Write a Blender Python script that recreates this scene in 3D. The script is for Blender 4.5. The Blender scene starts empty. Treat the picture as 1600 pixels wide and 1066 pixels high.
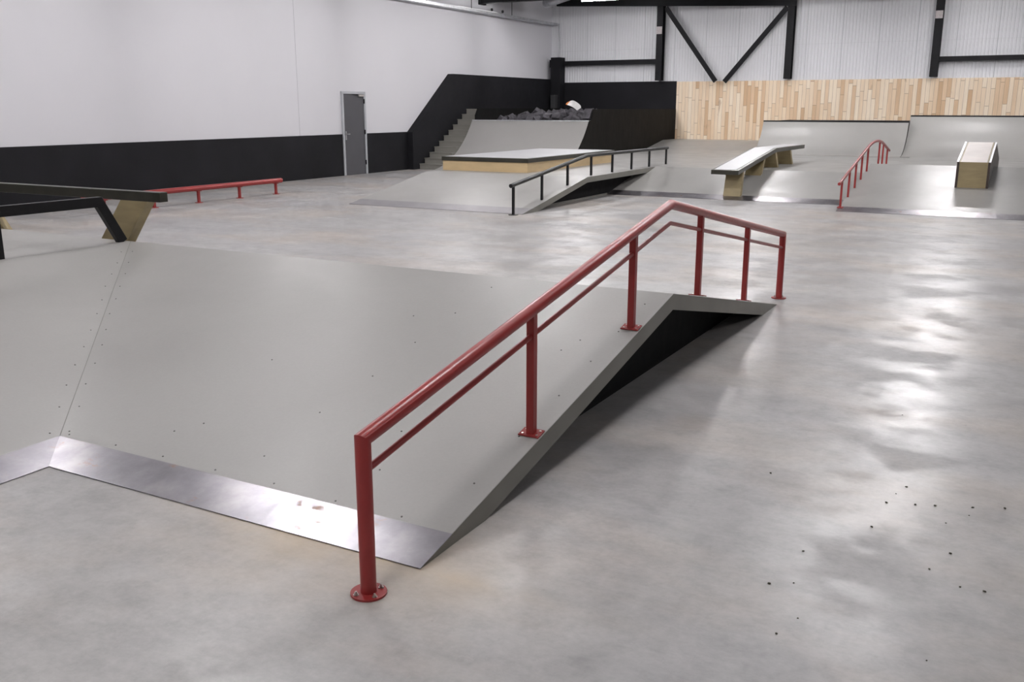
import bpy, bmesh, math, random
from mathutils import Vector, Matrix
random.seed(7)
S = bpy.context.scene
COL = S.collection

# ------------------------------------------------------------------ materials
def new_mat(name):
    m = bpy.data.materials.new(name); m.use_nodes = True
    nt = m.node_tree
    return m, nt, nt.nodes['Principled BSDF']
def N(nt, t, **kw):
    n = nt.nodes.new(t)
    for k, v in kw.items():
        if k in n.inputs: n.inputs[k].default_value = v
        else: setattr(n, k, v)
    return n
def L(nt, a, b): nt.links.new(a, b)
def coords(nt, scale=(1, 1, 1)):
    tc = N(nt, 'ShaderNodeTexCoord'); mp = N(nt, 'ShaderNodeMapping')
    mp.inputs['Scale'].default_value = scale
    L(nt, tc.outputs['Object'], mp.inputs['Vector'])
    return mp.outputs['Vector']
def noise(nt, vec, scale, detail=4, rough=.55):
    n = N(nt, 'ShaderNodeTexNoise'); n.inputs['Scale'].default_value = scale
    n.inputs['Detail'].default_value = detail; n.inputs['Roughness'].default_value = rough
    L(nt, vec, n.inputs['Vector']); return n
def ramp(nt, fac, stops):
    r = N(nt, 'ShaderNodeValToRGB'); e = r.color_ramp.elements
    while len(e) < len(stops): e.new(.5)
    for el, (p, c) in zip(e, stops):
        el.position = p; el.color = (c, c, c, 1) if not isinstance(c, tuple) else (*c, 1)
    L(nt, fac, r.inputs['Fac']); return r.outputs['Color']
def mix(nt, fac, a, b, mode='MIX'):
    m = N(nt, 'ShaderNodeMix', data_type='RGBA', blend_type=mode)
    for sock, v in ((m.inputs[0], fac), (m.inputs[6], a), (m.inputs[7], b)):
        if hasattr(v, 'node'): L(nt, v, sock)
        elif isinstance(v, tuple): sock.default_value = (*v, 1)
        else: sock.default_value = v
    return m.outputs[2]
def math_(nt, op, a, b=0.0, c=0.0):
    m = N(nt, 'ShaderNodeMath', operation=op)
    for i, v in enumerate((a, b, c)):
        if hasattr(v, 'node'): L(nt, v, m.inputs[i])
        else: m.inputs[i].default_value = v
    return m.outputs[0]
def bump(nt, bsdf, h, strength=.1, dist=.01):
    b = N(nt, 'ShaderNodeBump'); b.inputs['Strength'].default_value = strength
    b.inputs['Distance'].default_value = dist
    L(nt, h, b.inputs['Height']); L(nt, b.outputs['Normal'], bsdf.inputs['Normal'])

def simple(name, col, rough=.5, metal=0., var=.06, scale=6., spec=.5, coat=0., stretch=(1, 1, 1), bmp=.03):
    m, nt, b = new_mat(name)
    v = coords(nt, stretch); n = noise(nt, v, scale)
    lo = tuple(c*(1-var) for c in col); hi = tuple(min(1, c*(1+var)) for c in col)
    L(nt, ramp(nt, n.outputs['Fac'], [(.3, lo), (.7, hi)]), b.inputs['Base Color'])
    n2 = noise(nt, v, scale*4)
    L(nt, ramp(nt, n2.outputs['Fac'], [(.3, max(0, rough-.03)), (.7, min(1, rough+.04))]), b.inputs['Roughness'])
    b.inputs['Metallic'].default_value = metal
    b.inputs['Specular IOR Level'].default_value = spec
    b.inputs['Coat Weight'].default_value = coat
    if bmp: bump(nt, b, n2.outputs['Fac'], bmp, .005)
    return m

def concrete():
    m, nt, b = new_mat('polished_concrete')
    tc = N(nt, 'ShaderNodeTexCoord'); P = tc.outputs['Object']
    v = coords(nt, (1, 1.25, 1))
    big = noise(nt, v, .33, 5, .6); med = noise(nt, v, 1.3, 6, .62); fine = noise(nt, v, 28, 4, .7)
    warm = noise(nt, coords(nt, (.9, 1.5, 1.)), .55, 6, .6)
    c = ramp(nt, big.outputs['Fac'], [(.28, (.39, .384, .392)), (.5, (.43, .421, .418)), (.72, (.475, .463, .45))])
    c = mix(nt, ramp(nt, warm.outputs['Fac'], [(.46, 0.), (.66, .6)]), c, (.50, .435, .38))
    sm = noise(nt, coords(nt, (1.3, .8, 1)), 2.4, 7, .62)
    c = mix(nt, 1., c, ramp(nt, sm.outputs['Fac'], [(.28, .92), (.5, 1.), (.75, 1.04)]), 'MULTIPLY')
    c = mix(nt, .7, c, ramp(nt, med.outputs['Fac'], [(.28, .90), (.5, .99), (.72, 1.05)]), 'MULTIPLY')
    c = mix(nt, .6, c, ramp(nt, fine.outputs['Fac'], [(.3, .86), (.7, 1.08)]), 'MULTIPLY')
    mot = noise(nt, coords(nt, (1, 1, 1)), 7., 6, .7)
    c = mix(nt, .8, c, ramp(nt, mot.outputs['Fac'], [(.34, .84), (.5, .99), (.66, 1.08)]), 'MULTIPLY')
    # streaky trowel marks, stronger in the middle of the hall
    st = noise(nt, coords(nt, (.35, 2.2, 1)), 1.6, 6, .65)
    c = mix(nt, .5, c, ramp(nt, st.outputs['Fac'], [(.3, .84), (.5, 1.), (.7, 1.08)]), 'MULTIPLY')
    # rust-tinted wash along the front steel plate (x -4..-1.6, y 2.2..2.76)
    sx = N(nt, 'ShaderNodeSeparateXYZ'); L(nt, P, sx.inputs[0])
    X, Y = sx.outputs[0], sx.outputs[1]
    dy = math_(nt, 'SUBTRACT', Y, 2.76)
    gy = math_(nt, 'POWER', 2.718, math_(nt, 'MULTIPLY', math_(nt, 'ABSOLUTE', dy), -5.0))
    gx = math_(nt, 'POWER', 2.718, math_(nt, 'MULTIPLY', math_(nt, 'POWER', math_(nt, 'ABSOLUTE', math_(nt, 'ADD', X, 2.35)), 2.), -1.6))
    rn = ramp(nt, noise(nt, v, 2.5, 5).outputs['Fac'], [(.3, .35), (.65, 1.)])
    rf = math_(nt, 'MULTIPLY', math_(nt, 'MULTIPLY', gx, gy), math_(nt, 'MULTIPLY', rn, .75))
    c = mix(nt, rf, c, (.62, .46, .26))
    # pores and small stains
    vo = N(nt, 'ShaderNodeTexVoronoi'); vo.inputs['Scale'].default_value = 5.; L(nt, P, vo.inputs['Vector'])
    sp = ramp(nt, vo.outputs['Distance'], [(.02, 1.), (.045, 0.)])
    thin = ramp(nt, noise(nt, v, .9, 3).outputs['Fac'], [(.5, 0.), (.62, 1.)])
    c = mix(nt, math_(nt, 'MULTIPLY', math_(nt, 'MULTIPLY', sp, thin), .45), c, (.2, .16, .13))
    # saw-cut joints
    def joint(s, x0, w=.007):
        return math_(nt, 'LESS_THAN', math_(nt, 'ABSOLUTE', math_(nt, 'SUBTRACT', s, x0)), w)
    j = math_(nt, 'MAXIMUM', joint(X, -13.8, .012), joint(Y, 22.6, .012))
    c = mix(nt, math_(nt, 'MULTIPLY', j, .55), c, (.12, .12, .12))
    L(nt, c, b.inputs['Base Color'])
    rr = noise(nt, v, 1.5, 7, .66)
    r = ramp(nt, rr.outputs['Fac'], [(.40, .29), (.5, .36), (.58, .52)])
    L(nt, r, b.inputs['Roughness'])
    b.inputs['Specular IOR Level'].default_value = .30
    bump(nt, b, fine.outputs['Fac'], .05, .004)
    return m

def planks():
    m, nt, b = new_mat('vertical_wood_planks')
    tc = N(nt, 'ShaderNodeTexCoord'); sx = N(nt, 'ShaderNodeSeparateXYZ'); L(nt, tc.outputs['Object'], sx.inputs[0])
    w = .119; X = math_(nt, 'DIVIDE', sx.outputs[0], w)
    col = math_(nt, 'FLOOR', X); fx = math_(nt, 'FRACT', X)
    wn = N(nt, 'ShaderNodeTexWhiteNoise', noise_dimensions='1D'); L(nt, col, wn.inputs['W'])
    Z = math_(nt, 'ADD', math_(nt, 'DIVIDE', sx.outputs[2], 1.15), math_(nt, 'MULTIPLY', wn.outputs['Value'], 7.3))
    row = math_(nt, 'FLOOR', Z); fz = math_(nt, 'FRACT', Z)
    cb = N(nt, 'ShaderNodeCombineXYZ'); L(nt, col, cb.inputs[0]); L(nt, row, cb.inputs[1])
    w2 = N(nt, 'ShaderNodeTexWhiteNoise', noise_dimensions='3D'); L(nt, cb.outputs[0], w2.inputs['Vector'])
    c = ramp(nt, w2.outputs['Value'], [(0., (.68, .45, .265)), (.16, (.78, .56, .36)), (.34, (.88, .69, .49)), (.62, (.91, .745, .56)), (.9, (.95, .81, .64))])
    g = noise(nt, coords(nt, (14, 14, .9)), 2.2, 5, .6)
    c = mix(nt, .7, c, ramp(nt, g.outputs['Fac'], [(.3, .86), (.7, 1.06)]), 'MULTIPLY')
    kn = noise(nt, coords(nt, (3., 3, .9)), 1.5, 3); c = mix(nt, ramp(nt, kn.outputs['Fac'], [(.70, 0.), (.78, .6)]), c, (.42, .26, .15))
    ex = math_(nt, 'GREATER_THAN', math_(nt, 'ABSOLUTE', math_(nt, 'SUBTRACT', fx, .5)), .455)
    ez = math_(nt, 'GREATER_THAN', math_(nt, 'ABSOLUTE', math_(nt, 'SUBTRACT', fz, .5)), .492)
    e = math_(nt, 'MAXIMUM', ex, ez)
    c = mix(nt, math_(nt, 'MULTIPLY', e, .55), c, (.30, .19, .12))
    L(nt, c, b.inputs['Base Color']); b.inputs['Roughness'].default_value = .55
    bump(nt, b, math_(nt, 'SUBTRACT', 1., e), .3, .004)
    return m

def cladding():
    m, nt, b = new_mat('ribbed_white_cladding')
    tc = N(nt, 'ShaderNodeTexCoord'); sx = N(nt, 'ShaderNodeSeparateXYZ'); L(nt, tc.outputs['Object'], sx.inputs[0])
    seam = math_(nt, 'LESS_THAN', math_(nt, 'FRACT', math_(nt, 'DIVIDE', math_(nt, 'ADD', sx.outputs[0], 30.), 1.1)), .014)
    hs = math_(nt, 'LESS_THAN', math_(nt, 'ABSOLUTE', math_(nt, 'SUBTRACT', sx.outputs[2], 3.72)), .006)
    n = noise(nt, coords(nt, (1, 1, .3)), 1.2, 4)
    c = ramp(nt, n.outputs['Fac'], [(.3, (.72, .725, .75)), (.7, (.77, .775, .80))])
    c = mix(nt, math_(nt, 'MULTIPLY', seam, .55), c, (.3, .32, .34)); c = mix(nt, math_(nt, 'MULTIPLY', hs, .2), c, (.4, .4, .42))
    L(nt, c, b.inputs['Base Color']); b.inputs['Roughness'].default_value = .38
    return m

def ply(name, lo, hi, rough=.42, coat=0.):
    """resin-coated riding surface: faint mottling, scuffs, wheel marks"""
    m, nt, b = new_mat(name)
    v = coords(nt); n = noise(nt, v, .9, 5, .6)
    c = ramp(nt, n.outputs['Fac'], [(.3, lo), (.7, hi)])
    f = noise(nt, v, 60, 3, .6); c = mix(nt, .5, c, ramp(nt, f.outputs['Fac'], [(.3, .95), (.7, 1.04)]), 'MULTIPLY')
    sc = N(nt, 'ShaderNodeTexNoise', noise_dimensions='3D'); sc.inputs['Scale'].default_value = 3.; sc.inputs['Detail'].default_value = 8
    sc.inputs['Distortion'].default_value = 1.5; L(nt, coords(nt, (2.4, .5, 1)), sc.inputs['Vector'])
    c = mix(nt, ramp(nt, sc.outputs['Fac'], [(.68, 0.), (.76, .18)]), c, (.30, .29, .28))
    L(nt, c, b.inputs['Base Color'])
    L(nt, ramp(nt, noise(nt, v, 1.7, 5).outputs['Fac'], [(.3, rough-.06), (.7, rough+.08)]), b.inputs['Roughness'])
    b.inputs['Specular IOR Level'].default_value = .5
    bump(nt, b, f.outputs['Fac'], .02, .003)
    return m

def steel():
    m, nt, b = new_mat('scuffed_sheet_steel')
    v = coords(nt); n = noise(nt, v, 3.2, 7, .62)
    c = ramp(nt, n.outputs['Fac'], [(.3, (.21, .20, .22)), (.5, (.29, .275, .30)), (.66, (.38, .36, .38))])
    r1 = noise(nt, coords(nt, (1, 1.4, 1)), 4.6, 8, .72)
    rust = ramp(nt, r1.outputs['Fac'], [(.585, 0.), (.68, .65)])
    c = mix(nt, rust, c, (.40, .24, .16))
    L(nt, c, b.inputs['Base Color']); b.inputs['Metallic'].default_value = .9
    rg = ramp(nt, noise(nt, coords(nt, (6, 1, 1)), 5, 5).outputs['Fac'], [(.3, .29), (.7, .36)])
    L(nt, mix(nt, rust, rg, (.7, .7, .7)), b.inputs['Roughness'])
    bump(nt, b, n.outputs['Fac'], .04, .004)
    return m

M = dict(
    concrete=concrete(), planks=planks(), cladding=cladding(), steel=steel(),
    ply=ply('grey_coated_plywood', (.362, .352, .338), (.392, .383, .368), .42),
    ply_far=ply('grey_coated_plywood_satin', (.35, .343, .328), (.385, .377, .36), .36),
    pad=ply('pale_ledge_top', (.60, .60, .62), (.66, .66, .68), .38),
    fascia=simple('olive_grey_edge_board', (.215, .21, .187), .45, var=.10, scale=3),
    step=simple('grey_step_board', (.27, .26, .235), .5, var=.05, scale=3),
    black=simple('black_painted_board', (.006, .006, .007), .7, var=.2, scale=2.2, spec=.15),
    dado=simple('black_wall_paint', (.010, .010, .0125), .65, var=.25, scale=1.3, spec=.22),
    pitside=simple('worn_black_plywood', (.006, .0058, .0055), .65, spec=.15, var=.35, scale=1.6, stretch=(1, 1, .4)),
    white=simple('white_wall_paint', (.745, .738, .775), .6, var=.015, scale=.7, bmp=.02),
    red=simple('red_powder_coat', (.315, .032, .031), .33, spec=.45, var=.04, scale=9, bmp=0),
    blackm=simple('black_powder_coat', (.008, .008, .0095), .36, var=.1, scale=12, spec=.3),
    olive=simple('dark_steel_angle', (.046, .044, .034), .36, var=.2, scale=6, metal=.3),
    tan=simple('tan_coated_plywood', (.60, .45, .255), .5, var=.08, scale=2.5, stretch=(1, 1, 3)),
    tan_dk=simple('brown_coated_plywood', (.33, .262, .14), .5, var=.12, scale=4, stretch=(1, 1, 4)),
    beam=simple('black_structural_steel', (.009, .009, .011), .5, var=.2, scale=5, spec=.2),
    doorleaf=simple('dark_grey_door_leaf', (.085, .085, .094), .45, var=.05, scale=3),
    doorframe=simple('pale_grey_door_frame', (.50, .51, .54), .4, var=.03, scale=5),
    alu=simple('brushed_aluminium', (.62, .62, .64), .32, metal=1., var=.06, scale=9),
    galv=simple('galvanised_steel', (.55, .56, .58), .38, metal=.85, var=.15, scale=9),
    foam=simple('dark_grey_foam', (.085, .081, .09), .95, var=.30, scale=8, spec=.1, bmp=.2),
    steel_dull=simple('dull_sheet_steel', (.33, .315, .33), .52, metal=.6, var=.08, scale=4),
    screw=simple('dark_screw_head', (.10, .095, .09), .4, metal=.6, var=.1, scale=20),
    bolt=simple('zinc_bolt', (.60, .58, .55), .28, metal=1., var=.1, scale=30),
    grit=simple('dark_grit', (.05, .045, .03), .8, var=.3, scale=60),
    wood_edge=simple('bare_birch_edge', (.50, .36, .22), .6, var=.2, scale=20, stretch=(1, 1, 12)),
    deck_white=simple('white_board_graphic', (.70, .69, .68), .4, var=.06, scale=12),
    orange=simple('orange_edge', (.60, .20, .04), .5, var=.1, scale=10),
    label=simple('pale_label', (.55, .50, .50), .5, var=.15, scale=30),
    greywall=simple('grey_block_wall', (.30, .30, .30), .7, var=.05, scale=1),
    ceil=simple('grey_roof_sheet', (.30, .305, .31), .6, var=.03, scale=1),
    housing=simple('white_lamp_housing', (.75, .75, .75), .4, var=.02, scale=5),
)
def emis(name, col, s):
    m, nt, b = new_mat(name)
    b.inputs['Base Color'].default_value = (.8, .8, .8, 1)
    b.inputs['Emission Color'].default_value = (*col, 1); b.inputs['Emission Strength'].default_value = s
    n = noise(nt, coords(nt), 3.); L(nt, ramp(nt, n.outputs['Fac'], [(.3, .30), (.7, .34)]), b.inputs['Roughness'])
    return m
M['lamp'] = emis('cool_white_lamp', (1., .975, .985), 135.)
M['lamp_dim'] = emis('dimmed_cool_white_lamp', (1., .975, .985), 42.)
M['lamp_small'] = emis('cool_white_tube', (1., .99, 1.), 6.)

# ------------------------------------------------------------------ helpers
def link(o): COL.objects.link(o); return o
def props(o, label=None, cat=None, group=None, kind=None):
    for k, v in (('label', label), ('category', cat), ('group', group), ('kind', kind)):
        if v: o[k] = v
    return o
def thing(name, loc, label, cat, group=None, kind=None):
    o = link(bpy.data.objects.new(name, None)); o.location = loc; o.empty_display_size = .2
    return props(o, label, cat, group, kind)
def wloc(p):
    v = Vector((0, 0, 0))
    while p: v += Vector(p.location); p = p.parent
    return v
def obj(name, bm, mat, parent=None, label=None, loc=None, smooth=False, bevel=0):
    """verts given in world coordinates; the object gets its origin at loc (or its parent's)"""
    base = wloc(parent)
    org = Vector(loc) if loc is not None else base
    bmesh.ops.translate(bm, verts=bm.verts, vec=-org)
    if smooth is not False:
        for f in bm.faces: f.smooth = True
    bmesh.ops.recalc_face_normals(bm, faces=bm.faces)
    me = bpy.data.meshes.new(name); bm.to_mesh(me); bm.free()
    o = link(bpy.data.objects.new(name, me)); me.materials.append(mat if not isinstance(mat, str) else M[mat])
    o.parent = parent; o.location = org - base
    if bevel:
        b = o.modifiers.new('bevel', 'BEVEL'); b.width = bevel; b.segments = 2; b.limit_method = 'ANGLE'
    if smooth is not False:
        me.set_sharp_from_angle(angle=math.radians(38))
    if label: o['label'] = label
    return o
def box(x0, x1, y0, y1, z0, z1, bm=None):
    bm = bm or bmesh.new()
    vs = [bm.verts.new((x, y, z)) for x in (x0, x1) for y in (y0, y1) for z in (z0, z1)]
    for f in ((0, 1, 3, 2), (4, 6, 7, 5), (0, 4, 5, 1), (2, 3, 7, 6), (0, 2, 6, 4), (1, 5, 7, 3)):
        bm.faces.new([vs[i] for i in f])
    return bm
def prism(pts, ext, bm=None):
    """pts: 3-D polygon; ext: extrusion vector"""
    bm = bm or bmesh.new(); e = Vector(ext)
    a = [bm.verts.new(p) for p in pts]; b = [bm.verts.new(Vector(p)+e) for p in pts]
    bm.faces.new(a); bm.faces.new(b[::-1]); n = len(a)
    for i in range(n): bm.faces.new((a[i], a[(i+1) % n], b[(i+1) % n], b[i]))
    return bm
def yz(x, pts): return [(x, y, z) for y, z in pts]
def sweep(pts, prof, up=(0, 0, 1), bm=None, closed_ends=True):
    """mitred sweep of a 2-D profile (list of (side, up)) along a polyline"""
    bm = bm or bmesh.new(); P = [Vector(p) for p in pts]; rings = []
    n = len(P); U = Vector(up)
    for i in range(n):
        d0 = (P[i]-P[i-1]).normalized() if i else (P[1]-P[0]).normalized()
        d1 = (P[i+1]-P[i]).normalized() if i < n-1 else d0
        side = d0.cross(U)
        if side.length < 1e-4: side = d1.cross(U)
        if side.length < 1e-4: side = Vector((1, 0, 0))
        side.normalize(); upv = side.cross(d0).normalized()
        nb = (d0+d1).normalized(); ring = []
        for s, u in prof:
            q = P[i]+side*s+upv*u
            t = (P[i]-q).dot(nb)/d0.dot(nb)
            ring.append(bm.verts.new(q+d0*t))
        rings.append(ring)
    m = len(prof)
    for a, b in zip(rings, rings[1:]):
        for k in range(m): bm.faces.new((a[k], a[(k+1) % m], b[(k+1) % m], b[k]))
    if closed_ends: bm.faces.new(rings[0]); bm.faces.new(rings[-1][::-1])
    return bm
def circ(r, n=20): return [(r*math.cos(2*math.pi*k/n), r*math.sin(2*math.pi*k/n)) for k in range(n)]
def rect(w, h): return [(-w/2, -h/2), (w/2, -h/2), (w/2, h/2), (-w/2, h/2)]
def tube(pts, r, n=20, bm=None): 
    # side vector kept constant (+X) for runs lying in a plane X = const
    bm = bm or bmesh.new(); P = [Vector(p) for p in pts]; rings = []
    for i in range(len(P)):
        d0 = (P[i]-P[i-1]).normalized() if i else (P[1]-P[0]).normalized()
        d1 = (P[i+1]-P[i]).normalized() if i < len(P)-1 else d0
        ref = Vector((1, 0, 0)) if abs(d0.x) < .7 else Vector((0, 1, 0))
        side = (ref-d0*ref.dot(d0)).normalized(); upv = side.cross(d0).normalized(); nb = (d0+d1).normalized()
        ring = []
        for s, u in circ(r, n):
            q = P[i]+side*s+upv*u; t = (P[i]-q).dot(nb)/d0.dot(nb); ring.append(bm.verts.new(q+d0*t))
        rings.append(ring)
    for a, b in zip(rings, rings[1:]):
        for k in range(n): bm.faces.new((a[k], a[(k+1) % n], b[(k+1) % n], b[k]))
    bm.faces.new(rings[0]); bm.faces.new(rings[-1][::-1])
    return bm
def bar(pts, w, h, bm=None):
    bm = bm or bmesh.new(); P = [Vector(p) for p in pts]; rings = []
    for i in range(len(P)):
        d0 = (P[i]-P[i-1]).normalized() if i else (P[1]-P[0]).normalized()
        d1 = (P[i+1]-P[i]).normalized() if i < len(P)-1 else d0
        side = Vector((1, 0, 0)) if abs(d0.x) < .7 else Vector((0, 1, 0))
        side = (side-d0*side.dot(d0)).normalized(); upv = side.cross(d0).normalized(); nb = (d0+d1).normalized()
        ring = []
        for s, u in rect(w, h):
            q = P[i]+side*s+upv*u; t = (P[i]-q).dot(nb)/d0.dot(nb); ring.append(bm.verts.new(q+d0*t))
        rings.append(ring)
    for a, b in zip(rings, rings[1:]):
        for k in range(4): bm.faces.new((a[k], a[(k+1) % 4], b[(k+1) % 4], b[k]))
    bm.faces.new(rings[0]); bm.faces.new(rings[-1][::-1])
    return bm
def disc(c, r, h, n=28, axis=Vector((0, 0, 1)), bm=None):
    a = axis.normalized(); return tube([Vector(c), Vector(c)+a*h], r, n, bm)
def interp(pts, t):
    for (a, u), (b, v) in zip(pts, pts[1:]):
        if a <= t <= b: return u+(v-u)*(t-a)/(b-a)
    return pts[-1][1] if t > pts[-1][0] else pts[0][1]
def slab(pts, t=.02):
    """riding-surface sheet: polygon pushed straight down by t"""
    return prism(pts, (0, 0, -t))

# ------------------------------------------------------------------ hall shell
XL, XR, YB, YF, ZC = -16.0, 9.0, 32.2, -10.0, 7.2
props(obj('floor', box(XL, XR, YF, YB, -.2, 0), 'concrete'), 'smooth grey concrete hall floor with mottled stains', 'floor', kind='structure')
props(obj('ceiling', box(XL, XR, YF, YB, ZC, ZC+.2), 'ceil'), 'grey roof sheets over the hall', 'ceiling', kind='structure')
props(obj('wall_left', box(XL-.3, XL, YF, YB+.3, -.2, ZC+.2), 'white'), 'long white painted side wall', 'wall', kind='structure')
props(obj('wall_right', box(XR, XR+.3, YF, YB+.3, -.2, ZC+.2), 'greywall'), 'grey side wall out of view', 'wall', kind='structure')
props(obj('wall_front', box(XL-.3, XR+.3, YF-.3, YF, -.2, ZC+.2), 'greywall'), 'grey wall behind the camera', 'wall', kind='structure')
# ribbed back wall: trapezoid profile cladding
bm = bmesh.new(); xs = XL; prof = []
while xs < XR-.001:
    prof += [(xs, 0), (xs+.055, 0), (xs+.065, .012), (xs+.09, .012)]; xs += .1
prof.append((XR, 0))
prof = [(min(x, XR), d) for x, d in prof]
f0 = [bm.verts.new((x, YB-d, -.2)) for x, d in prof]; f1 = [bm.verts.new((x, YB-d, ZC+.2)) for x, d in prof]
for i in range(len(prof)-1): bm.faces.new((f0[i], f0[i+1], f1[i+1], f1[i]))
box(XL, XR, YB+.001, YB+.3, -.2, ZC+.2, bm)
props(obj('wall_back', bm, 'cladding'), 'pale ribbed metal cladding of the back wall', 'wall', kind='structure')

# black dado along the left wall, with a gap for the door
DY0, DY1 = 19.93, 20.93
bm = box(XL, XL+.02, YF, DY0, 0, 1.07); box(XL, XL+.02, DY1, 22.88, 0, 1.07, bm)
props(obj('trim_1', bm, 'dado'), 'black painted dado along the foot of the white left wall', 'wall trim', kind='structure')
bm = prism(yz(XL, [(22.88, 0), (22.88, 1.06), (25.12, 2.74), (YB, 2.74), (YB, 0)]), (.2, 0, 0))
props(obj('trim_2', bm, 'dado'), 'thick black stair-side wall panel rising diagonally beside the steps', 'wall trim', kind='structure')
props(obj('trim_3', box(XL+.2, -11.17, YB-.06, YB-.013, 0, 2.63), 'dado'), 'black panelling on the back wall behind the foam pit', 'wall trim', kind='structure')
# wall seam: thin grey strip for the board joint
props(obj('trim_4', box(XL, XL+.002, 18.295, 18.303, 1.07, ZC), simple('seam_line', (.42, .42, .45), .6)), 'thin vertical board joint in the white left wall', 'wall seam', kind='structure')

# door in the left wall
d = thing('door_1', (XL, (DY0+DY1)/2, 0), 'dark grey door with pale frame in the white left wall', 'door', kind='structure')
bm = box(XL, XL+.05, DY0, DY0+.065, 0, 2.16); box(XL, XL+.05, DY1-.065, DY1, 0, 2.16, bm); box(XL, XL+.05, DY0+.065, DY1-.065, 2.095, 2.16, bm)
obj('door_frame', bm, 'doorframe', d, 'pale grey metal frame', bevel=.004)
lf = obj('door_leaf', box(XL+.001, XL+.025, DY0+.067, DY1-.067, .008, 2.093), 'doorleaf', d)
bm = box(XL+.025, XL+.033, DY0+.115, DY0+.155, .92, 1.14); sweep([(XL+.07, DY0+.135, 1.07), (XL+.07, DY0+.25, 1.07)], rect(.02, .02), bm=bm); box(XL+.033, XL+.07, DY0+.125, DY0+.145, 1.06, 1.08, bm)
obj('door_handle', bm, 'alu', d, 'bright metal lever handle and plate')
bm = box(XL+.025, XL+.075, DY1-.33, DY1-.09, 2.03, 2.085)
obj('door_closer', bm, 'alu', d, 'silver closer box at the top of the leaf')
obj('closer_arm', box(XL+.05, XL+.06, DY1-.56, DY1-.33, 2.075, 2.09), 'blackm', d)
for z in (.25, 1.05, 1.85): obj('hinge', box(XL+.03, XL+.06, DY1-.075, DY1-.06, z, z+.12), 'blackm', d)

# ------------------------------------------------------------------ roof steel, columns, braces
def hcol(x, label, z0=0., w=.22, dpt=.26):
    t = thing('steel_column', (x, YB-.2, z0), label, 'column', 'black steel columns on the back wall')
    y1 = YB-.07; y0 = y1-dpt
    bm = box(x-w/2, x+w/2, y0, y0+.016, z0, ZC); box(x-w/2, x+w/2, y1-.016, y1, z0, ZC, bm); box(x-.006, x+.006, y0+.016, y1-.016, z0, ZC, bm)
    obj('column_shaft', bm, 'beam', t)
    return t
c1 = hcol(-11.75, 'black steel column standing above the corner of the black and wooden panelling', 2.65)
obj('label_plate', box(-11.86, -11.66, YB-.34, YB-.33, 4.18, 4.42), 'label', c1, 'small pale plate fixed to the column')
c2 = hcol(-7.37, 'black steel column at the right foot of the V-shaped brace', 2.65)
c3 = hcol(-3.02, 'black steel column furthest right, with a small pale plate', 2.65)
obj('label_plate', box(-3.12, -2.92, YB-.34, YB-.33, 4.32, 4.54), 'label', c3, 'small pale plate fixed to the column')
# pier in the corner
t = thing('corner_pier', (-15.72, 31.9, 0), 'stout black boxed pier in the back left corner', 'pillar')
obj('pier_casing', box(-15.79, -15.42, 31.7, 32.13, 1.2, 3.50), 'dado', t, bevel=.01)
obj('pier_bracket', box(-15.86, -15.79, 31.75, 31.95, 3.15, 3.42), 'beam', t)
# girts
props(obj('steel_rail_beam', box(-15.40, -11.87, YB-.26, YB-.12, 3.21, 3.37), 'beam', loc=(-13.6, YB-.2, 3.21)), 'horizontal black girt between the corner pier and first column', 'beam', 'horizontal girts')
props(obj('steel_rail_beam', box(-2.9, XR, YB-.26, YB-.12, 3.10, 3.235), 'beam', loc=(3, YB-.2, 3.1)), 'horizontal black girt running right from the rightmost column', 'beam', 'horizontal girts')
bm = box(-15.62, XR, YB-.36, YB-.34, 5.27, 5.6); box(-15.62, XR, YB-.16, YB-.14, 5.27, 5.6, bm); box(-15.62, XR, YB-.34, YB-.16, 5.42, 5.435, bm)
def tilt(bm, k, x0):
    for v in bm.verts: v.co.z += k*(v.co.x-x0)
    return bm
props(obj('eaves_beam', tilt(box(-15.62, -7.2, YB-.42, YB-.345, 5.25, 5.6), -.045, -15.62), 'beam', loc=(-12, YB-.4, 5.25)), 'long black steel beam along the top of the back wall', 'beam')
props(obj('roof_beam', box(-15.9, XR, 27.0, 27.25, 4.94, 5.75), 'beam', loc=(-12, 27.1, 5.0)), 'nearer black roof beam ending at the left wall above the cable tray', 'beam')
props(obj('beam_bracket', box(-15.99, -15.9, 26.95, 27.3, 4.9, 5.3), 'beam', loc=(-15.95, 27.1, 4.9)), 'small black bracket where the near roof beam meets the left wall', 'bracket')
def brace(a, b, label):
    t = thing('diagonal_brace', a, label, 'brace', 'V-shaped wall bracing')
    obj('brace_angle', prism_dir(a, b, .15, .06), 'beam', t)
def prism_dir(a, b, w, dpt):
    a, b = Vector(a), Vector(b); d_ = (b-a).normalized(); s = d_.cross(Vector((0, 1, 0))).normalized()*w/2
    bm = bmesh.new(); prism([a-s, a+s, b+s, b-s], (0, dpt, 0), bm); return bm
brace((-11.55, YB-.34, 5.02), (-9.72, YB-.34, 2.60), 'diagonal brace sloping down to the right, left arm of the V')
brace((-7.50, YB-.34, 4.85), (-9.42, YB-.34, 2.58), 'diagonal brace sloping down to the left, right arm of the V')

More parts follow.
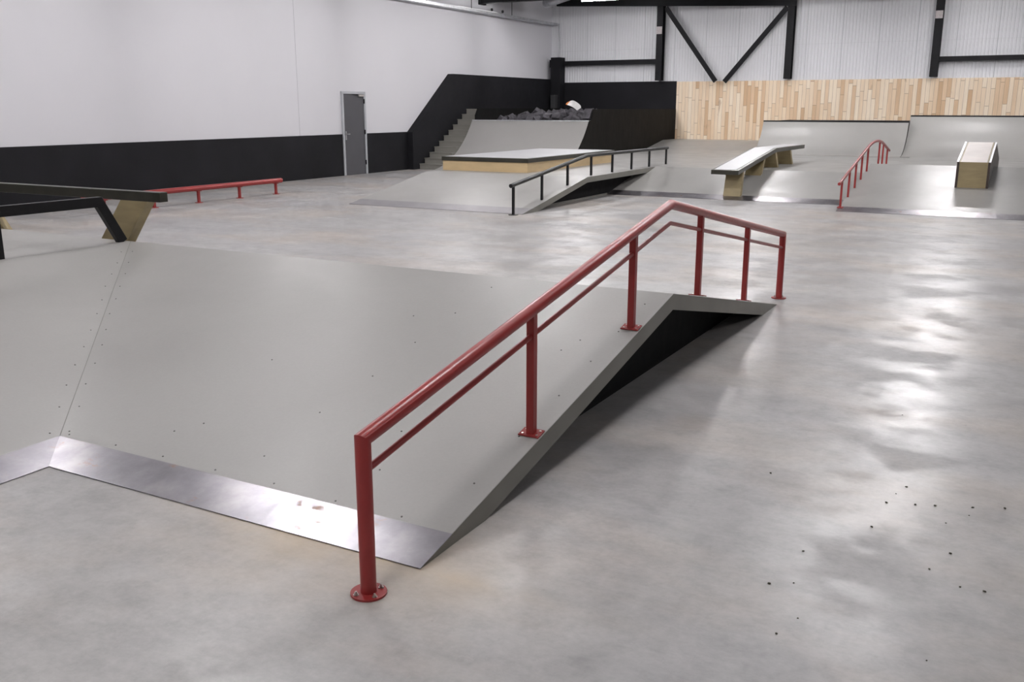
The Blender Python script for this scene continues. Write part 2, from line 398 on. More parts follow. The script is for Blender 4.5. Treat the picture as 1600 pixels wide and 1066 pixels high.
# cable tray
t = thing('cable_tray', (-15.85, 26, 4.6), 'long galvanised cable tray hung high along the left wall', 'cable tray')
bm = box(-15.98, -15.72, 15., 32.1, 4.62, 4.632); box(-15.732, -15.72, 15., 32.1, 4.632, 4.70, bm); box(-15.98, -15.968, 15., 32.1, 4.632, 4.70, bm)
obj('tray_channel', bm, 'galv', t)
for y in (23.8, 26.3, 28.9): obj('hanger_rod', disc((-15.85, y, 4.63), .012, 1.6, 8), 'blackm', t, 'thin dark hanging rod')
for y in (27.3, 28.0): obj('cable_clip', disc((-15.72, y, 4.76), .045, .04, 14, Vector((1, 0, 0))), 'blackm', t, 'small round dark clip')
t = thing('strip_light', (-15.84, 25.4, 4.64), 'bright fluorescent strip light lying along the cable tray', 'lamp')
obj('light_tube', box(-15.80, -15.74, 25.4, 27.9, 4.66, 4.70), 'lamp_small', t)
obj('light_body', box(-15.95, -15.80, 25.4, 27.9, 4.66, 4.72), 'housing', t)
props(obj('conduit_pipe', tube([(-15.72, 32.0, 4.66), (-15.60, 32.0, 4.66), (-15.60, 32.0, 3.5)], .022, 10), 'galv', loc=(-15.6, 32, 3.5), smooth=True), 'thin vertical conduit from the tray end down to the corner pier', 'pipe')
t = thing('ventilation_duct', (-14.6, 29, 5.0), 'short silver spiral duct under the roof at the back left', 'duct')
bm = tube([(-14.9, 29.6, 5.14), (-14.1, 28.8, 5.14), (-13.3, 28.2, 5.2)], .15, 20)
obj('duct_pipe', bm, 'galv', t, smooth=True)
for k in range(5): obj('duct_rib', disc((-14.9+.09*k, 29.6-.09*k, 5.14), .162, .025, 20, Vector((1, -1, 0))), 'galv', t)

# wooden panelling
props(obj('plank_panelling', box(-11.15, XR, YB-.07, YB-.013, 0, 2.61), 'planks', loc=(0, YB, 0)), 'pale vertical wooden plank panelling covering the lower back wall', 'wall panelling')

# ------------------------------------------------------------------ front ramp
FY0, FYC, FY1, FH = 2.77, 5.65, 8.55, .60
FX = -1.925; VX, CX = -4.17, -6.95
sl = FH/(FYC-FY0)
prof_f = [(FY0, 0), (FYC, FH), (FY1, 0)]
t = thing('corner_ramp', (-4.2, 4., 0), 'large grey plywood corner ramp in the foreground with steel toe plates', 'skate ramp')
ft = .018
obj('bank_surface', slab([(FX, FY0, .004), (VX, FY0, .004), (CX, FYC, FH), (FX, FYC, FH)], .003), 'ply', t, 'broad front bank facing the camera')
obj('bank_surface', slab([(VX, FY0, .004), (VX, -3.2, .004), (CX, -3.2, FH), (CX, FYC, FH)], .003), 'ply', t, 'side bank meeting the front bank in a valley')
obj('deck_surface', slab([(CX, -3.2, FH), (-10, -3.2, FH), (-10, FYC, FH), (CX, FYC, FH)], .003), 'ply', t)
obj('bank_surface', slab([(FX, FYC, FH), (-10, FYC, FH), (-10, FY1, .004), (FX, FY1, .004)], .003), 'ply', t, 'back bank falling away from the crest')
# edge board (fascia) 0.10 high, following the profile
def offset_prof(h):  # inner polygon parallel below
    return h
k2 = FH/(FY1-FYC); fh = .105
pts = [(FY0+.01, .0), (FY0+.01, .001), (FYC, FH-.003), (FY1-.01, .001), (FY1-.01, 0), (FY1-fh/k2, 0), (FYC, FH-fh), (FY0+fh/sl, 0)]
obj('edge_board', prism(yz(FX, pts), (-.03, 0, 0)), 'fascia', t, 'olive-grey edge board along the open side')
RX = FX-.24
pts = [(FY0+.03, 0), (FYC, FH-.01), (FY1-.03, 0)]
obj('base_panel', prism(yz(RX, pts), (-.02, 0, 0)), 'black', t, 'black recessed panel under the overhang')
# toe plates, 3 mm steel
w = .225
def onF(x, y, dz=.0): return (x, y, .004+(y-FY0)*(FH-.004)/(FYC-FY0)+dz)
obj('steel_plate', prism([onF(FX+.004, FY0-.01, .003), onF(VX-.0, FY0-.01, .003), onF(VX-w*.965, FY0+w, .003), onF(FX+.004, FY0+w, .003)], (0, 0, -.0025)), 'steel', t, 'scuffed steel toe plate along the front bank')
def onS(x, y, dz=.0): return (x, y, .004+(VX-x)*(FH-.004)/(VX-CX)+dz)
obj('steel_plate', prism([onS(VX+.01, -3.2, .003), onS(VX+.01, FY0-.012, .003), onS(VX-w*.965, FY0+w, .003), onS(VX-w*.965, -3.2, .003)], (0, 0, -.0025)), 'steel', t, 'scuffed steel toe plate along the side bank')
obj('joint_line', tube([(VX-.002, FY0, .0045), (CX, FYC, FH+.0005)], .0022, 6), 'fascia', t, 'thin dark joint in the valley between the two banks')
# screws
sp = []
for k in range(12):
    u = .10+k*.075; x, y = VX+(CX-VX)*u, FY0+(FYC-FY0)*u
    sp += [('F', x+.07, y), ('S', x, y-.07)]
for k in range(8): sp.append(('F', -2.2-k*.36, FY0+w+.035))
for k in range(6):
    sp.append(('F', -2.03, 3.35+k*.42)); sp.append(('F', -3.15, 3.2+k*.45))
for (y, x) in ((3.3, -2.5), (3.62, -2.62), (4.4, -2.3), (4.7, -2.25), (3.35, -3.7), (4.1, -3.9), (4.9, -3.4), (4.85, -2.2), (3.25, -3.8)): sp.append(('F', x, y))
for k in range(6): sp.append(('S', VX-w-.035, 2.35-k*.35))
for kind, x, y in sp:
    x += random.uniform(-.012, .012); y += random.uniform(-.012, .012)
    p = onF(x, y) if kind == 'F' else onS(x, y)
    nrm = Vector((0, -sl, 1)) if kind == 'F' else Vector((FH/(VX-CX), 0, 1))
    obj('screw', disc(p, .0048, .0022, 8, nrm), 'screw', t)

# ------------------------------------------------------------------ front rail
RXF = -1.985
t = thing('handrail_obstacle', (RXF, 5.7, 0), 'large red kinked double grind rail in the foreground', 'skate rail')
ya, yb, yc, zt, zp = 2.515, 8.865, 5.70, .605, 1.158
obj('top_pipe', tube([(RXF, ya, .008), (RXF, ya, zt), (RXF, yc, zp), (RXF, yb, zt), (RXF, yb, .008)], .030, 28), 'red', t, smooth=True)
km = (1.045-.485)/(yc-2.54)
obj('lower_pipe', tube([(RXF, ya+.02, .484), (RXF, yc, 1.040), (RXF, yb-.02, .484)], .0135, 16), 'red', t, smooth=True)
def pipe_z(y): return interp([(ya, zt), (yc, zp), (yb, zt)], y)
for y in (ya, yb):
    f = obj('foot_plate', disc((RXF, y, 0), .068, .009, 40), 'red', t, bevel=.001)
    for a in range(4):
        an = math.pi/4+a*math.pi/2+.3; bx, by = RXF+.051*math.cos(an), y+.051*math.sin(an)
        bm = disc((bx, by, .009), .0105, .002, 14); disc((bx, by, .011), .0075, .006, 6, bm=bm); disc((bx, by, .017), .004, .006, 8, bm=bm)
        obj('bolt', bm, 'bolt', f)
for y in (3.815, 5.085, 6.34, 7.60):
    zs = interp(prof_f, y); s_ = sl if y < FYC else -k2
    obj('post', prism([(RXF-.02, y-.02, zs-.02*s_+.004), (RXF+.02, y-.02, zs-.02*s_+.004), (RXF+.02, y+.02, zs+.02*s_+.004), (RXF-.02, y+.02, zs+.02*s_+.004)], (0, 0, pipe_z(y)-zs-.02)), 'red', t, bevel=.003)
    pl = obj('foot_plate', prism([(RXF-.055, y-.035, zs-.035*s_+.0045), (RXF+.055, y-.035, zs-.035*s_+.0045), (RXF+.055, y+.035, zs+.035*s_+.0045), (RXF-.055, y+.035, zs+.035*s_+.0045)], (0, 0, .006)), 'red', t)
    for dx in (-.038, .038):
        for dy in (-.02, .02): obj('bolt', disc((RXF+dx, y+dy, zs+dy*s_+.0105), .006, .003, 10), 'bolt', pl)

# ------------------------------------------------------------------ black rail on the left crest
t = thing('flat_rail', (-7, 4.5, FH), 'black flat grind rail standing on the deck edge at the far left', 'skate rail')
LX = -7.0
obj('top_bar', bar([(LX, 1.2, .975), (LX, 5.395, .965), (LX, 5.60, FH)], .055, .085), 'blackm', t, bevel=.004)
for y in (4.46, 2.9, 1.5): obj('post', box(LX-.02, LX+.02, y-.025, y+.025, FH, .94), 'blackm', t)

# ledge with slanted legs behind the crest
t = thing('grind_ledge', (-8.4, 5.9, FH), 'dark-edged grind ledge on slanted brown legs at the far left', 'grind ledge')
ly0, ly1 = 5.75, 5.84
bk = k2
lt = obj('ledge_top', box(-10.3, -6.65, ly0, ly1, .945, 1.03), 'olive', t, bevel=.004)
def zb(y): return FH-(y-FYC)*bk
for sgn, xb, xt in ((1, -7.47, -7.16), (-1, -9.25, -9.6)):
    w_ = .345; y0, y1 = ly0+.004, ly0+.095
    bm = bmesh.new()
    v = [bm.verts.new(p) for p in ((xb, y0, zb(y0)), (xb+w_, y0, zb(y0)), (xt+w_, y0, .945), (xt, y0, .945), (xb, y1, zb(y1)), (xb+w_, y1, zb(y1)), (xt+w_, y1, .945), (xt, y1, .945))]
    for f in ((0, 1, 2, 3), (4, 7, 6, 5), (0, 4, 5, 1), (3, 2, 6, 7), (0, 3, 7, 4), (1, 5, 6, 2)): bm.faces.new([v[i] for i in f])
    obj('leg', bm, 'tan_dk', t)

# ------------------------------------------------------------------ long red flat rail by the left wall
t = thing('flat_rail', (-13.8, 12.7, 0), 'long low red flat rail on the floor near the black left wall', 'skate rail')
obj('top_pipe', tube([(-13.8, 10.35, .272), (-13.8, 15.12, .272)], .05, 24), 'red', t, smooth=True)
for y in (10.75, 11.8, 12.85, 13.91, 14.95):
    obj('post', box(-13.822, -13.778, y-.022, y+.022, .007, .226), 'red', t)
    obj('foot_plate', disc((-13.8, y, 0), .075, .008, 24), 'red', t)
    obj('saddle', box(-13.84, -13.76, y-.05, y+.05, .215, .226), 'red', t)

# ------------------------------------------------------------------ middle fun box
MX, ML, MY0, MYC, MYE, MH = -7.48, -11.14, 14.0, 16.64, 20.35, .46
t = thing('funbox_ramp', (-9.3, 17, 0), 'wide grey bank and deck in the middle distance carrying the low ledge', 'skate ramp')
msl = MH/(MYC-MY0)
obj('bank_surface', slab([(MX, MY0, .004), (ML, MY0, .004), (ML, MYC, MH), (MX, MYC, MH)], .003), 'ply_far', t, 'sloping front bank')
obj('deck_surface', slab([(MX, MYC, MH), (ML, MYC, MH), (ML, 29.4, MH), (MX-.0, 29.4, MH)], .003), 'ply_far', t)
def onM(x, y, dz=0.): return (x, y, .004+(y-MY0)*(MH-.004)/(MYC-MY0)+dz)
obj('steel_plate', prism([onM(MX, MY0-.01, .003), onM(ML, MY0-.01, .003), onM(ML, MY0+.36, .003), onM(MX, MY0+.36, .003)], (0, 0, -.0025)), 'steel_dull', t, 'dull steel toe plate')
mf = .105
# right bank (behind) profile: starts at 18.2
BY0, BYC = 18.2, 20.35
pts = [(MY0+.01, 0), (MYC, MH-.003), (BYC+.05, MH-.003), (BYC-.0-mf/ (MH/(BYC-BY0)), MH-mf), (MYC, MH-mf), (MY0+mf/msl, 0)]
obj('edge_board', prism(yz(MX, pts), (-.03, 0, 0)), 'fascia', t, 'olive-grey edge board along the open side')
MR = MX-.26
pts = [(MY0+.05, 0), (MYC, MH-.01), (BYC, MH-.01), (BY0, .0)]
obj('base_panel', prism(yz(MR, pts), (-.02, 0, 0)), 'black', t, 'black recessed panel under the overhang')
obj('plinth', box(MR-.0, MR+.012, MY0+.4, BY0, 0, .03), 'fascia', t)
obj('side_panel', prism(yz(ML, [(MY0+.03, 0), (MYC, MH-.01), (21.9, MH-.01), (21.9, 0)]), (.02, 0, 0)), 'fascia', t)

# ledge (manual pad) on its deck
t = thing('manual_pad', (-10, 19.2, MH), 'broad low tan plywood pad with dark steel edge and pale top', 'grind box')
px0, px1, py0, py1, pz = -11.07, -9.0, 17.08, 21.6, .745
obj('pad_body', box(px0+.02, px1-.02, py0+.02, py1-.02, MH, pz-.085), 'tan', t)
bm = box(px0, px1, py0, py1, pz-.085, pz)
obj('edge_trim', bm, 'olive', t, 'dark steel edge all round', bevel=.004)
obj('pad_top', box(px0+.06, px1-.06, py0+.06, py1-.06, pz+.0005, pz+.004), 'pad', t, 'pale smooth top sheet')

# black rail along the fun box
t = thing('handrail_obstacle', (-7.6, 17.5, 0), 'black kinked grind rail with eight posts along the middle bank', 'skate rail')
BX = -7.58
path = [(13.78, .487), (16.84, .855), (21.38, .835)]
obj('top_pipe', tube([(BX, y, z) for y, z in path], .035, 20), 'blackm', t, smooth=True)
prof_m = [(MY0, 0), (MYC, MH), (30, MH)]
for i, y in enumerate((13.87, 14.92, 15.965, 17.03, 18.085, 19.14, 20.2, 21.3)):
    zs = interp(prof_m, y); s_ = msl if MY0 < y < MYC else 0
    h = interp(path, y)-zs-.02
    p = .019
    obj('post', prism([(BX-p, y-p, zs-p*s_+.004), (BX+p, y-p, zs-p*s_+.004), (BX+p, y+p, zs+p*s_+.004), (BX-p, y+p, zs+p*s_+.004)], (0, 0, h-.01)), 'blackm', t)
    if i == 0: obj('foot_plate', disc((BX, y, 0), .085, .008, 24), 'blackm', t)

# ------------------------------------------------------------------ right bank (behind) and raised deck
t = thing('bank_ramp', (-5.2, 20, 0), 'long grey bank with raised deck behind, under the kinked bench', 'skate ramp')
BL, BR = MR, 4.0
TX = -2.95
obj('bank_surface', slab([(BL, BY0, .004), (TX, BY0, .004), (TX, BYC, MH), (BL, BYC, MH)], .003), 'ply_far', t)
obj('deck_surface', slab([(MX, BYC, MH), (MX, 27.3, MH), (TX, 27.3, MH), (TX, BYC, MH)], .003), 'ply_far', t)
def onB(x, y, dz=0.): return (x, y, .004+(y-BY0)*(MH-.004)/(BYC-BY0)+dz)
obj('steel_plate', prism([onB(TX, BY0-.01, .003), onB(BL, BY0-.01, .003), onB(BL, BY0+.30, .003), onB(TX, BY0+.30, .003)], (0, 0, -.0025)), 'steel', t, 'steel toe plate')
# raised back deck in front of the planks
t = thing('back_deck', (-9.2, 31, 0), 'low grey rise and deck at the foot of the wooden panelling', 'skate ramp')
HD = .685
obj('bank_surface', slab([(-11.14, 29.4, MH), (-7.2, 29.4, MH), (-7.2, 30.9, HD), (-11.14, 30.9, HD)], .003), 'ply_far', t)
obj('side_panel', prism(yz(-7.22, [(29.5, .002), (29.5, MH), (30.9, HD-.01), (YB-.08, HD-.01), (YB-.08, .002)]), (.015, 0, 0)), 'fascia', t)
obj('deck_surface', slab([(-11.14, 30.9, HD), (-7.2, 30.9, HD), (-7.2, YB-.07, HD), (-11.14, YB-.07, HD)], .003), 'ply_far', t)

# ------------------------------------------------------------------ right spine ramp
t = thing('spine_ramp', (0, 20.6, 0), 'grey plywood hump ramp at the right carrying the tan box', 'skate ramp')
TY0, TYC, TH = 17.08, 20.6, .64; TR = 6.
tsl = TH/(TYC-TY0); TYE = TYC+(TH-MH)/tsl
obj('bank_surface', slab([(TX, TY0, .004), (TR, TY0, .004), (TR, TYC, TH), (TX, TYC, TH)], .003), 'ply_far', t, 'front slope')
obj('bank_surface', slab([(TX, TYC, TH), (TR, TYC, TH), (TR, TYE, MH+.004), (TX, TYE, MH+.004)], .003), 'ply_far', t, 'back slope')
obj('deck_surface', slab([(TX, TYE, MH+.004), (TR, TYE, MH+.004), (TR, 27.4, MH+.004), (TX, 27.4, MH+.004)], .003), 'ply_far', t)
obj('side_panel', prism(yz(TX, [(TY0+.03, 0), (TYC, TH-.004), (TYE, MH), (TYE, 0)]), (.018, 0, 0)), 'fascia', t)
def onT(x, y, dz=0.): return (x, y, .004+(y-TY0)*(TH-.004)/(TYC-TY0)+dz)
obj('steel_plate', prism([onT(TX, TY0-.01, .003), onT(TR, TY0-.01, .003), onT(TR, TY0+.30, .003), onT(TX, TY0+.30, .003)], (0, 0, -.0025)), 'steel', t, 'steel toe plate')
def zT(y): return interp([(TY0, .004), (TYC, TH), (TYE, MH), (30, MH)], y)

# curved red rail
t = thing('handrail_obstacle', (TX, 20, 0), 'red grind rail with a rounded top on the right-hand ramp', 'skate rail')
RX2 = TX+.03
pl = [(17.02, .472), (19.55, .935)]
# rounded crest
A = Vector((19.75, .972)); Bc = Vector((20.9, 1.185)); Cc = Vector((22.0, .985))
for k in range(0, 13):
    u = k/12; q = A*(1-u)**2+Bc*2*u*(1-u)+Cc*u*u; pl.append((q.x, q.y))
pl.append((22.95, .815))
obj('top_pipe', tube([(RX2, y, z) for y, z in pl], .027, 16), 'red', t, smooth=True)
for i, y in enumerate((17.30, 18.0, 18.65, 19.28, 19.93, 21.42, 21.98, 22.66)):
    zs = zT(y) if y > TY0 else 0; s_ = tsl if y < TYC else (-tsl if y < TYE else 0); p = .017
    obj('post', prism([(RX2-p, y-p, zs-p*s_+.003), (RX2+p, y-p, zs-p*s_+.003), (RX2+p, y+p, zs+p*s_+.003), (RX2-p, y+p, zs+p*s_+.003)], (0, 0, interp(pl, y)-zs-.02)), 'red', t)
    if i == 0: obj('foot_plate', prism([(RX2-.05, y-.05, zs-.05*s_+.0035), (RX2+.05, y-.05, zs-.05*s_+.0035), (RX2+.05, y+.05, zs+.05*s_+.0035), (RX2-.05, y+.05, zs+.05*s_+.0035)], (0, 0, .006)), 'red', t)

# tan box over the spine
t = thing('grind_box', (-.95, 20.6, 0), 'tan plywood grind box with white top straddling the right-hand ramp', 'grind box')
bx0, bx1, by0, by1, bh = -1.245, -.70, 18.95, 22.9, .455
def top(y): return interp([(TY0, .004+bh), (TYC, TH+bh), (40, TH+bh-(40-TYC)*tsl)], y)
ptsB = [(by0, zT(by0)+.001), (by0, top(by0)), (TYC, top(TYC)), (by1, top(by1)), (by1, MH+.006), (TYE, MH+.006), (TYC, TH+.001)]
obj('box_body', prism(yz(bx0+.04, ptsB), (bx1-bx0-.08, 0, 0)), 'tan_dk', t)
ptsE = [(by0-.012, zT(by0)+.001), (by0-.012, top(by0)+.001), (TYC, top(TYC)+.001), (by1+.01, top(by1)+.001), (by1+.01, MH+.006), (TYE, MH+.006), (TYC, TH+.001)]
dark = simple('dark_brown_side', (.045, .028, .022), .45)
obj('side_panel', prism(yz(bx0, ptsE), (.038, 0, 0)), dark, t, 'dark brown side panel')
obj('side_panel', prism(yz(bx1-.038, ptsE), (.038, 0, 0)), dark, t, 'dark brown side panel')
wt = simple('worn_white_top', (.66, .60, .56), .5, var=.10, scale=2.5)
obj('box_top', prism([(bx0+.06, by0, top(by0)+.001), (bx1-.06, by0, top(by0)+.001), (bx1-.06, TYC, top(TYC)+.001), (bx0+.06, TYC, top(TYC)+.001)], (0, 0, .004)), wt, t, 'worn white top sheet')
obj('box_top', prism([(bx0+.06, TYC, top(TYC)+.001), (bx1-.06, TYC, top(TYC)+.001), (bx1-.06, by1, top(by1)+.001), (bx0+.06, by1, top(by1)+.001)], (0, 0, .004)), wt, t, 'worn white top sheet')
for x in (bx0-.004, bx1-.026):
    obj('steel_edge', bar([(x+.015, by0-.012, top(by0)+.004), (x+.015, TYC, top(TYC)+.004), (x+.015, by1, top(by1)+.004)], .03, .008), 'galv', t, 'bright steel edge strip')

# ------------------------------------------------------------------ kinked bench
t = thing('grind_ledge', (-5.25, 20, 0), 'kinked grey bench ledge on four tan legs climbing the far bank', 'grind ledge')
ex0, ex1 = -5.53, -4.99
bp = [(18.15, .572), (21.12, .888), (23.95, .868)]; th = .085
def bz(y): return interp(bp, y)
obj('ledge_frame', prism(yz(ex0, bp+[(y, z-th) for y, z in bp[::-1]]), (ex1-ex0, 0, 0)), 'olive', t, 'dark grey steel edge frame', bevel=.003)
bi = [(18.21, bz(18.21)), (21.12, .888), (23.9, bz(23.9))]
obj('ledge_top', prism(yz(ex0+.05, [(y, z+.0008) for y, z in bi]+[(y, z+.004) for y, z in bi[::-1]]), (ex1-ex0-.12, 0, 0)), 'pad', t, 'pale top sheet')
def zB(y): return interp([(BY0, .004), (BYC, MH), (40, MH)], y)
for yb_, yt_ in ((18.42, 18.56), (19.92, 20.18), (21.35, 21.1), (22.75, 22.5)):
    x0, x1, dp = -5.345, -4.985, .13
    x1 -= .02
    bm = bmesh.new()
    b0, b1 = yb_, yb_+dp; t0_, t1_ = yt_, yt_+dp
    z0_, z1_ = bz(t0_)-th-.0008, bz(t1_)-th-.0008
    v = [bm.verts.new(p) for p in ((x0, b0, zB(b0)+.001), (x1, b0, zB(b0)+.001), (x1-.01, t0_, z0_), (x0, t0_, z0_), (x0, b1, zB(b1)+.001), (x1, b1, zB(b1)+.001), (x1-.01, t1_, z1_), (x0, t1_, z1_))]
    for f in ((0, 1, 2, 3), (4, 7, 6, 5), (0, 4, 5, 1), (3, 2, 6, 7), (0, 3, 7, 4), (1, 5, 6, 2)): bm.faces.new([v[i] for i in f])
    obj('leg', bm, 'tan_dk', t)

# ------------------------------------------------------------------ quarter pipes at the back
def quarter(name, label, x0, x1, ycop, z0, zc, R, back, mat='ply_far', side='black', cop='beam', seams=()):
    h = zc-z0; th_ = math.acos(1-h/R); ys = ycop-R*math.sin(th_)
    arc = [(ys+R*math.sin(th_*k/24), z0+R*(1-math.cos(th_*k/24))+.004) for k in range(25)]
    t = thing(name, ((x0+x1)/2, ys, z0), label, 'quarter pipe')
    bm = bmesh.new()
    a = [bm.verts.new((x0, y, z)) for y, z in arc]; b = [bm.verts.new((x1, y, z)) for y, z in arc]
    c = [bm.verts.new((x0, y+.012, z-.003)) for y, z in arc]; d_ = [bm.verts.new((x1, y+.012, z-.003)) for y, z in arc]
    for i in range(24):
        bm.faces.new((a[i], b[i], b[i+1], a[i+1])); bm.faces.new((c[i], c[i+1], d_[i+1], d_[i]))
        bm.faces.new((a[i], a[i+1], c[i+1], c[i])); bm.faces.new((b[i], d_[i], d_[i+1], b[i+1]))
    bm.faces.new((a[0], c[0], d_[0], b[0])); bm.faces.new((a[24], b[24], d_[24], c[24]))
    for f in bm.faces: f.smooth = True
    o = obj('transition', bm, mat, t, smooth=True)
    for x, dx in ((x0, .018), (x1, -.018)):
        pts = [(y+.02, z-.012) for y, z in arc[2:]]+[(back, zc), (back, .002), (arc[2][0]+.1, .002)]
        obj('side_panel', prism(yz(x, pts), (dx, 0, 0)), side, t)
    obj('coping', tube([(x0, ycop+.012, zc-.004), (x1, ycop+.012, zc-.004)], .026, 14), cop, t, smooth=True)
    if back > ycop+.1: obj('platform', box(x0+.02, x1-.02, ycop+.045, back, zc-.03, zc-.004), side, t)
    return t, arc
q1, arc1 = quarter('quarter_pipe', 'grey quarter pipe in front of the foam pit beside the stairs', -14.99, -11.17, 24.85, 0., 1.375, 3.0, 25.0, mat='ply', side='pitside', cop='galv')
q2, arc2 = quarter('quarter_pipe', 'lower grey quarter pipe against the wooden panelling', -7.2, -3.2, 28.6, MH, 1.36, 1.4, YB-.08, side='black')
q3, arc3 = quarter('quarter_pipe', 'taller grey quarter pipe at the back right', -3.2+.001, 6.0, 28.9, MH, 1.52, 1.6, YB-.08, side='black')

# ------------------------------------------------------------------ foam pit
t = thing('foam_pit', (-13, 28.5, 0), 'black plywood foam pit box behind the first quarter pipe', 'foam pit')
side = [(a+.02, b) for a, b in arc1 if b > .45]
pts = [(side[0][0]+.01, .02)]+side+[(24.98, 1.40), (25.12, 1.70), (YB-.07, 1.70), (YB-.07, .02)]
obj('side_panel', prism(yz(-11.165, pts), (.022, 0, 0)), 'pitside', t, 'large worn black side facing the wooden panelling')
obj('side_panel', prism(yz(-15.0, [(25.02, .02), (25.02, 1.52), (25.16, 1.722), (YB-.07, 1.722), (YB-.07, .02)]), (.03, 0, 0)), 'pitside', t)
obj('corner_pad', prism(yz(-11.42, [(24.93, 1.45), (25.16, 1.72), (25.26, 1.70), (25.06, 1.43)]), (.22, 0, 0)), 'foam', t, 'grey foam pad on the side edge')
obj('pit_bottom', box(-14.96, -11.18, 25.04, YB-.07, 1.05, 1.10), 'black', t)

# foam blocks: one mesh, copied
def rand_rot(): return (random.uniform(-.7, .7), random.uniform(-.7, .7), random.uniform(0, 3.1))
bm = box(-.13, .13, -.10, .10, -.065, .065)
fb = props(obj('foam_block', bm, 'foam', bevel=.012), 'dark grey foam block lying loose in the foam pit', 'foam block', 'foam blocks in the pit')
first = True
def put_foam(x, y, z, rot, s):
    global first
    o = fb if first else link(fb.copy()); first = False
    o.location = (x, y, z); o.rotation_euler = rot; o.scale = (s, s, s)
for iy in range(5):
    for ix in range(13):
        x = -14.55+ix*.248+random.uniform(-.05, .05); y = 25.3+iy*.36+random.uniform(-.06, .06)
        rise = .10*math.exp(-((x+12.4)/1.3)**2)+.03*iy
        if x < -14.2: rise -= .07
        put_foam(x, y, 1.36+rise-.03*(iy == 0)+random.uniform(-.03, .045), rand_rot(), random.uniform(.85, 1.15))
for x, y, z in ((-13.5, 26.2, 1.60), (-12.15, 25.75, 1.60), (-11.75, 25.75, 1.55), (-12.75, 26.3, 1.58), (-13.9, 26.1, 1.53)):
    put_foam(x, y, z, rand_rot(), 1.05)
# filler so the pile is not hollow
o = obj('foam_filling', box(-14.94, -11.19, 25.06, YB-.08, 1.101, 1.30), 'foam', loc=(-13, 28.5, 1.1))
props(o, 'packed layer of dark foam under the loose blocks', 'foam', kind='stuff')

# board sticking out of the pit + dark box on the pier
t = thing('skateboard_deck', (-13.3, 28.2, 1.8), 'white skateboard deck with an orange end poking up behind the foam blocks', 'skateboard')
rtv, fwv, zv = Vector((.877, .481, 0)), Vector((-.481, .877, 0)), Vector((0, 0, 1))
def deck_bm(u0, u1):
    """curled board: a slim rim at the back, its broad rounded end tipped down towards the hall"""
    bm = bmesh.new(); n = 20; rows = []
    P0 = Vector((-13.52, 28.3, 1.885))
    for i in range(n+1):
        u = u0+(u1-u0)*i/n
        c = P0+rtv*(.42*u)+zv*(.03*math.sin(math.pi*u)-.20*u*u)-fwv*(.40*u)
        k = min(1, u*1.7); k = k*k*(3-2*k)
        W = ((fwv*.9+zv*.3)*(1-k)+(rtv*.40+zv*.9)*k).normalized()
        T = (rtv*.42-fwv*.40+zv*(.03*math.pi*math.cos(math.pi*u)-.4*u)).normalized()
        W = (W-T*W.dot(T)).normalized(); Nn = T.cross(W)
        hw = .098; e = min(u, 1-u)*.62
        if e < .098: hw = max(.006, math.sqrt(max(0, .098**2-(.098-e)**2)))
        rows.append([bm.verts.new(c+W*(s_*hw)+Nn*z_) for s_ in (-1, -.5, 0, .5, 1) for z_ in (0, -.012)])
    for a, b in zip(rows, rows[1:]):
        for k in range(0, 8, 2):
            bm.faces.new((a[k], a[k+2], b[k+2], b[k])); bm.faces.new((a[k+1], b[k+1], b[k+3], a[k+3]))
        bm.faces.new((a[0], b[0], b[1], a[1])); bm.faces.new((a[8], a[9], b[9], b[8]))
    for r in (rows[0], rows[-1]):
        for k in range(0, 8, 2): bm.faces.new((r[k], r[k+1], r[k+3], r[k+2]))
    return bm
for nm, u0, u1, mt, lb in (('deck_nose', .17, 1., 'deck_white', None), ('deck_tail', 0., .168, 'orange', 'orange edged tail')):
    obj(nm, deck_bm(u0, u1), mt, t, lb, smooth=True)
props(obj('speaker_box', box(-15.69, -15.49, 31.5, 31.699, 1.60, 2.19), simple('charcoal_box', (.035, .035, .038), .7), loc=(-15.6, 31.6, 1.6), bevel=.01), 'narrow dark grey box mounted on the front of the corner pier', 'box')

# ------------------------------------------------------------------ stairs
t = thing('staircase', (-15.4, 23.2, 0), 'grey wooden staircase climbing along the left wall to the foam pit', 'stairs')
n = 11; rise = 1.71/n; tread = .2645
for i in range(n):
    y0 = 23.2+i*tread
    y1 = y0+tread
    # clear of the quarter pipe: steps end at x = -15.02
    obj('step', box(-15.795, -15.02, y0, y1, i*rise+.0005, (i+1)*rise-.0205), 'step', t)
    obj('tread_board', box(-15.795, -15.02, y0-.018, y1, (i+1)*rise-.02, (i+1)*rise), 'step', t)

# ------------------------------------------------------------------ grit on the floor
gp = [(-0.418, 4.312), (-0.069, 4.439), (0.058, 4.5), (-0.181, 3.716), (-0.161, 4.205), (-0.437, 4.01), (-0.078, 4.34), (-0.065, 3.619), (-0.968, 4.415), (-0.645, 3.636), (-0.514, 5.694), (-0.393, 4.442), (0.017, 3.625), (-0.592, 2.962), (-0.124, 3.035), (-.3, 4.35), (-.22, 4.38), (-.36, 4.55), (-.12, 3.9), (-.7, 3.3), (-.55, 3.1), (-.62, 3.35)]
bm = bmesh.new(); bmesh.ops.create_icosphere(bm, subdivisions=1, radius=.006)
for v in bm.verts: v.co = Vector((v.co.x*1.3*random.uniform(.7, 1.2), v.co.y*random.uniform(.7, 1.2), v.co.z*.55))
g0 = props(obj('grit_chip', bm, 'grit'), 'tiny dark grit chip on the bare concrete right of the ramp', 'grit', 'grit chips on the floor')
for i, (x, y) in enumerate(gp):
    o = g0 if i == 0 else link(g0.copy()); s = random.choice((.5, .6, .8, 1.))if i > 2 else 1.
    o.location = (x, y, .003*s); o.rotation_euler = (0, 0, random.uniform(0, 6)); o.scale = (s, s, s)

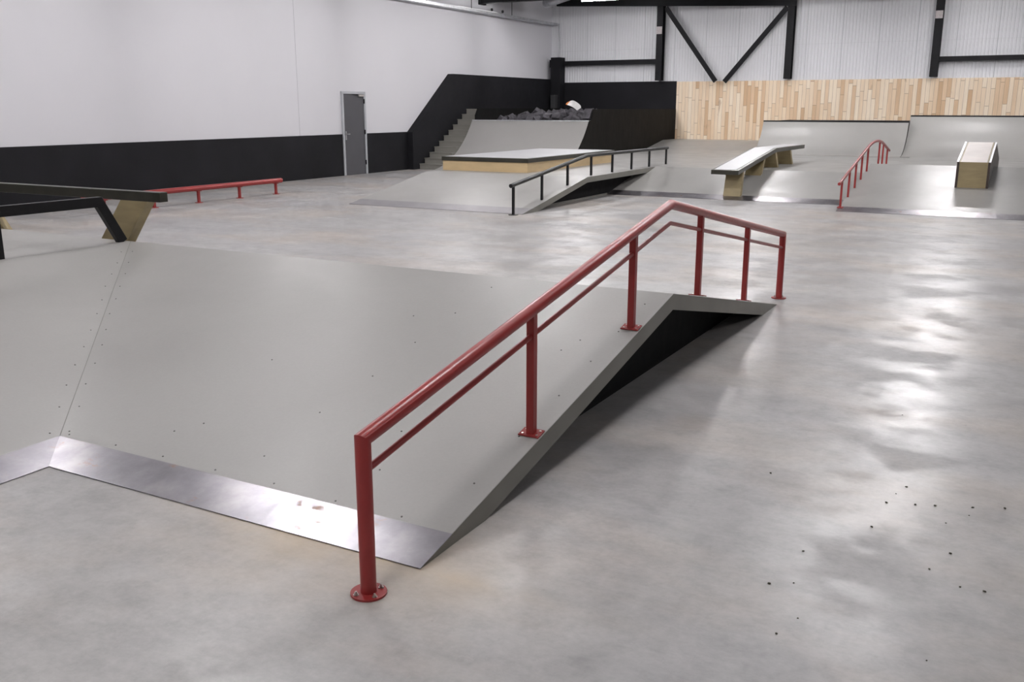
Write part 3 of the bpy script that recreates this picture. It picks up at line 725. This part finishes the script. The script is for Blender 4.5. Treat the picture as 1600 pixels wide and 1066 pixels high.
# ------------------------------------------------------------------ ceiling lamps
def lamp_housing():
    t = thing('high_bay_lamp', (0, 0, 5.05), 'white rectangular lamp hanging from the roof above the hall', 'ceiling lamp', 'hanging hall lamps')
    w, l, z = .36, 1.25, 5.05
    bm = box(-l/2-.02, l/2+.02, -.19, .19, z+.03, z+.08)
    box(-l/2-.02, l/2+.02, -.19, -.18, z-.022, z+.03, bm); box(-l/2-.02, l/2+.02, .18, .19, z-.022, z+.03, bm)
    h = obj('lamp_housing', bm, 'housing', t)
    e = obj('lamp_diffuser', box(-l/2, l/2, -.05, .05, z-.085, z+.029), 'lamp', t)
    bm = disc((-.4, 0, z+.08), .008, ZC-z-.08, 6); disc((.4, 0, z+.08), .008, ZC-z-.08, 6, bm=bm)
    r = obj('hanging_cable', bm, 'beam', t)
    return t, (h, e, r)
lt0, parts = lamp_housing()
i = 0
for x in (-12.5, -7.2, -1.9, 4.4):
    for y in (-.4, 6.4, 13.2, 20.0, 26.75, 29.3):
        if y < 0 and (x < -10 or x > 0): continue
        if x > 0 and y not in (6.4, 26.75, 29.3): continue
        if i == 0: o = lt0
        else:
            o = link(lt0.copy())
            for p in parts:
                c = link(p.copy()); c.parent = o
                if y > 28 and p.name.startswith('lamp_diffuser'):
                    c.data = p.data.copy(); c.data.materials[0] = M['lamp_dim']
        o.location = (x-.35*(y > 28 and x < -10), y, 5.05 if y < 28 else 5.165); i += 1
        if y > 28 and x < -10:
            o['label'] = 'bright ceiling lamp just showing at the top edge above the black corner panelling'

# ------------------------------------------------------------------ camera, world, view
cam = bpy.data.cameras.new('camera'); co = link(bpy.data.objects.new('camera', cam))
f = 1469.; cam.sensor_width = 36.; cam.sensor_fit = 'HORIZONTAL'; cam.lens = f*36/1600
co.location = (0, 0, 1.75); co.rotation_euler = (math.radians(90-13.9536), 0, math.radians(28.7376))
cam.clip_start = .05; cam.clip_end = 200
S.camera = co
w = bpy.data.worlds.new('world'); S.world = w; w.use_nodes = True
w.node_tree.nodes['Background'].inputs[0].default_value = (.6, .65, .75, 1); w.node_tree.nodes['Background'].inputs[1].default_value = .3
S.view_settings.view_transform = 'Standard'; S.view_settings.look = 'None'; S.view_settings.gamma = 1; S.view_settings.use_curve_mapping = False
S.view_settings.exposure = 0.14
S.cycles.max_bounces = 8; S.cycles.diffuse_bounces = 5; S.cycles.use_denoising = True
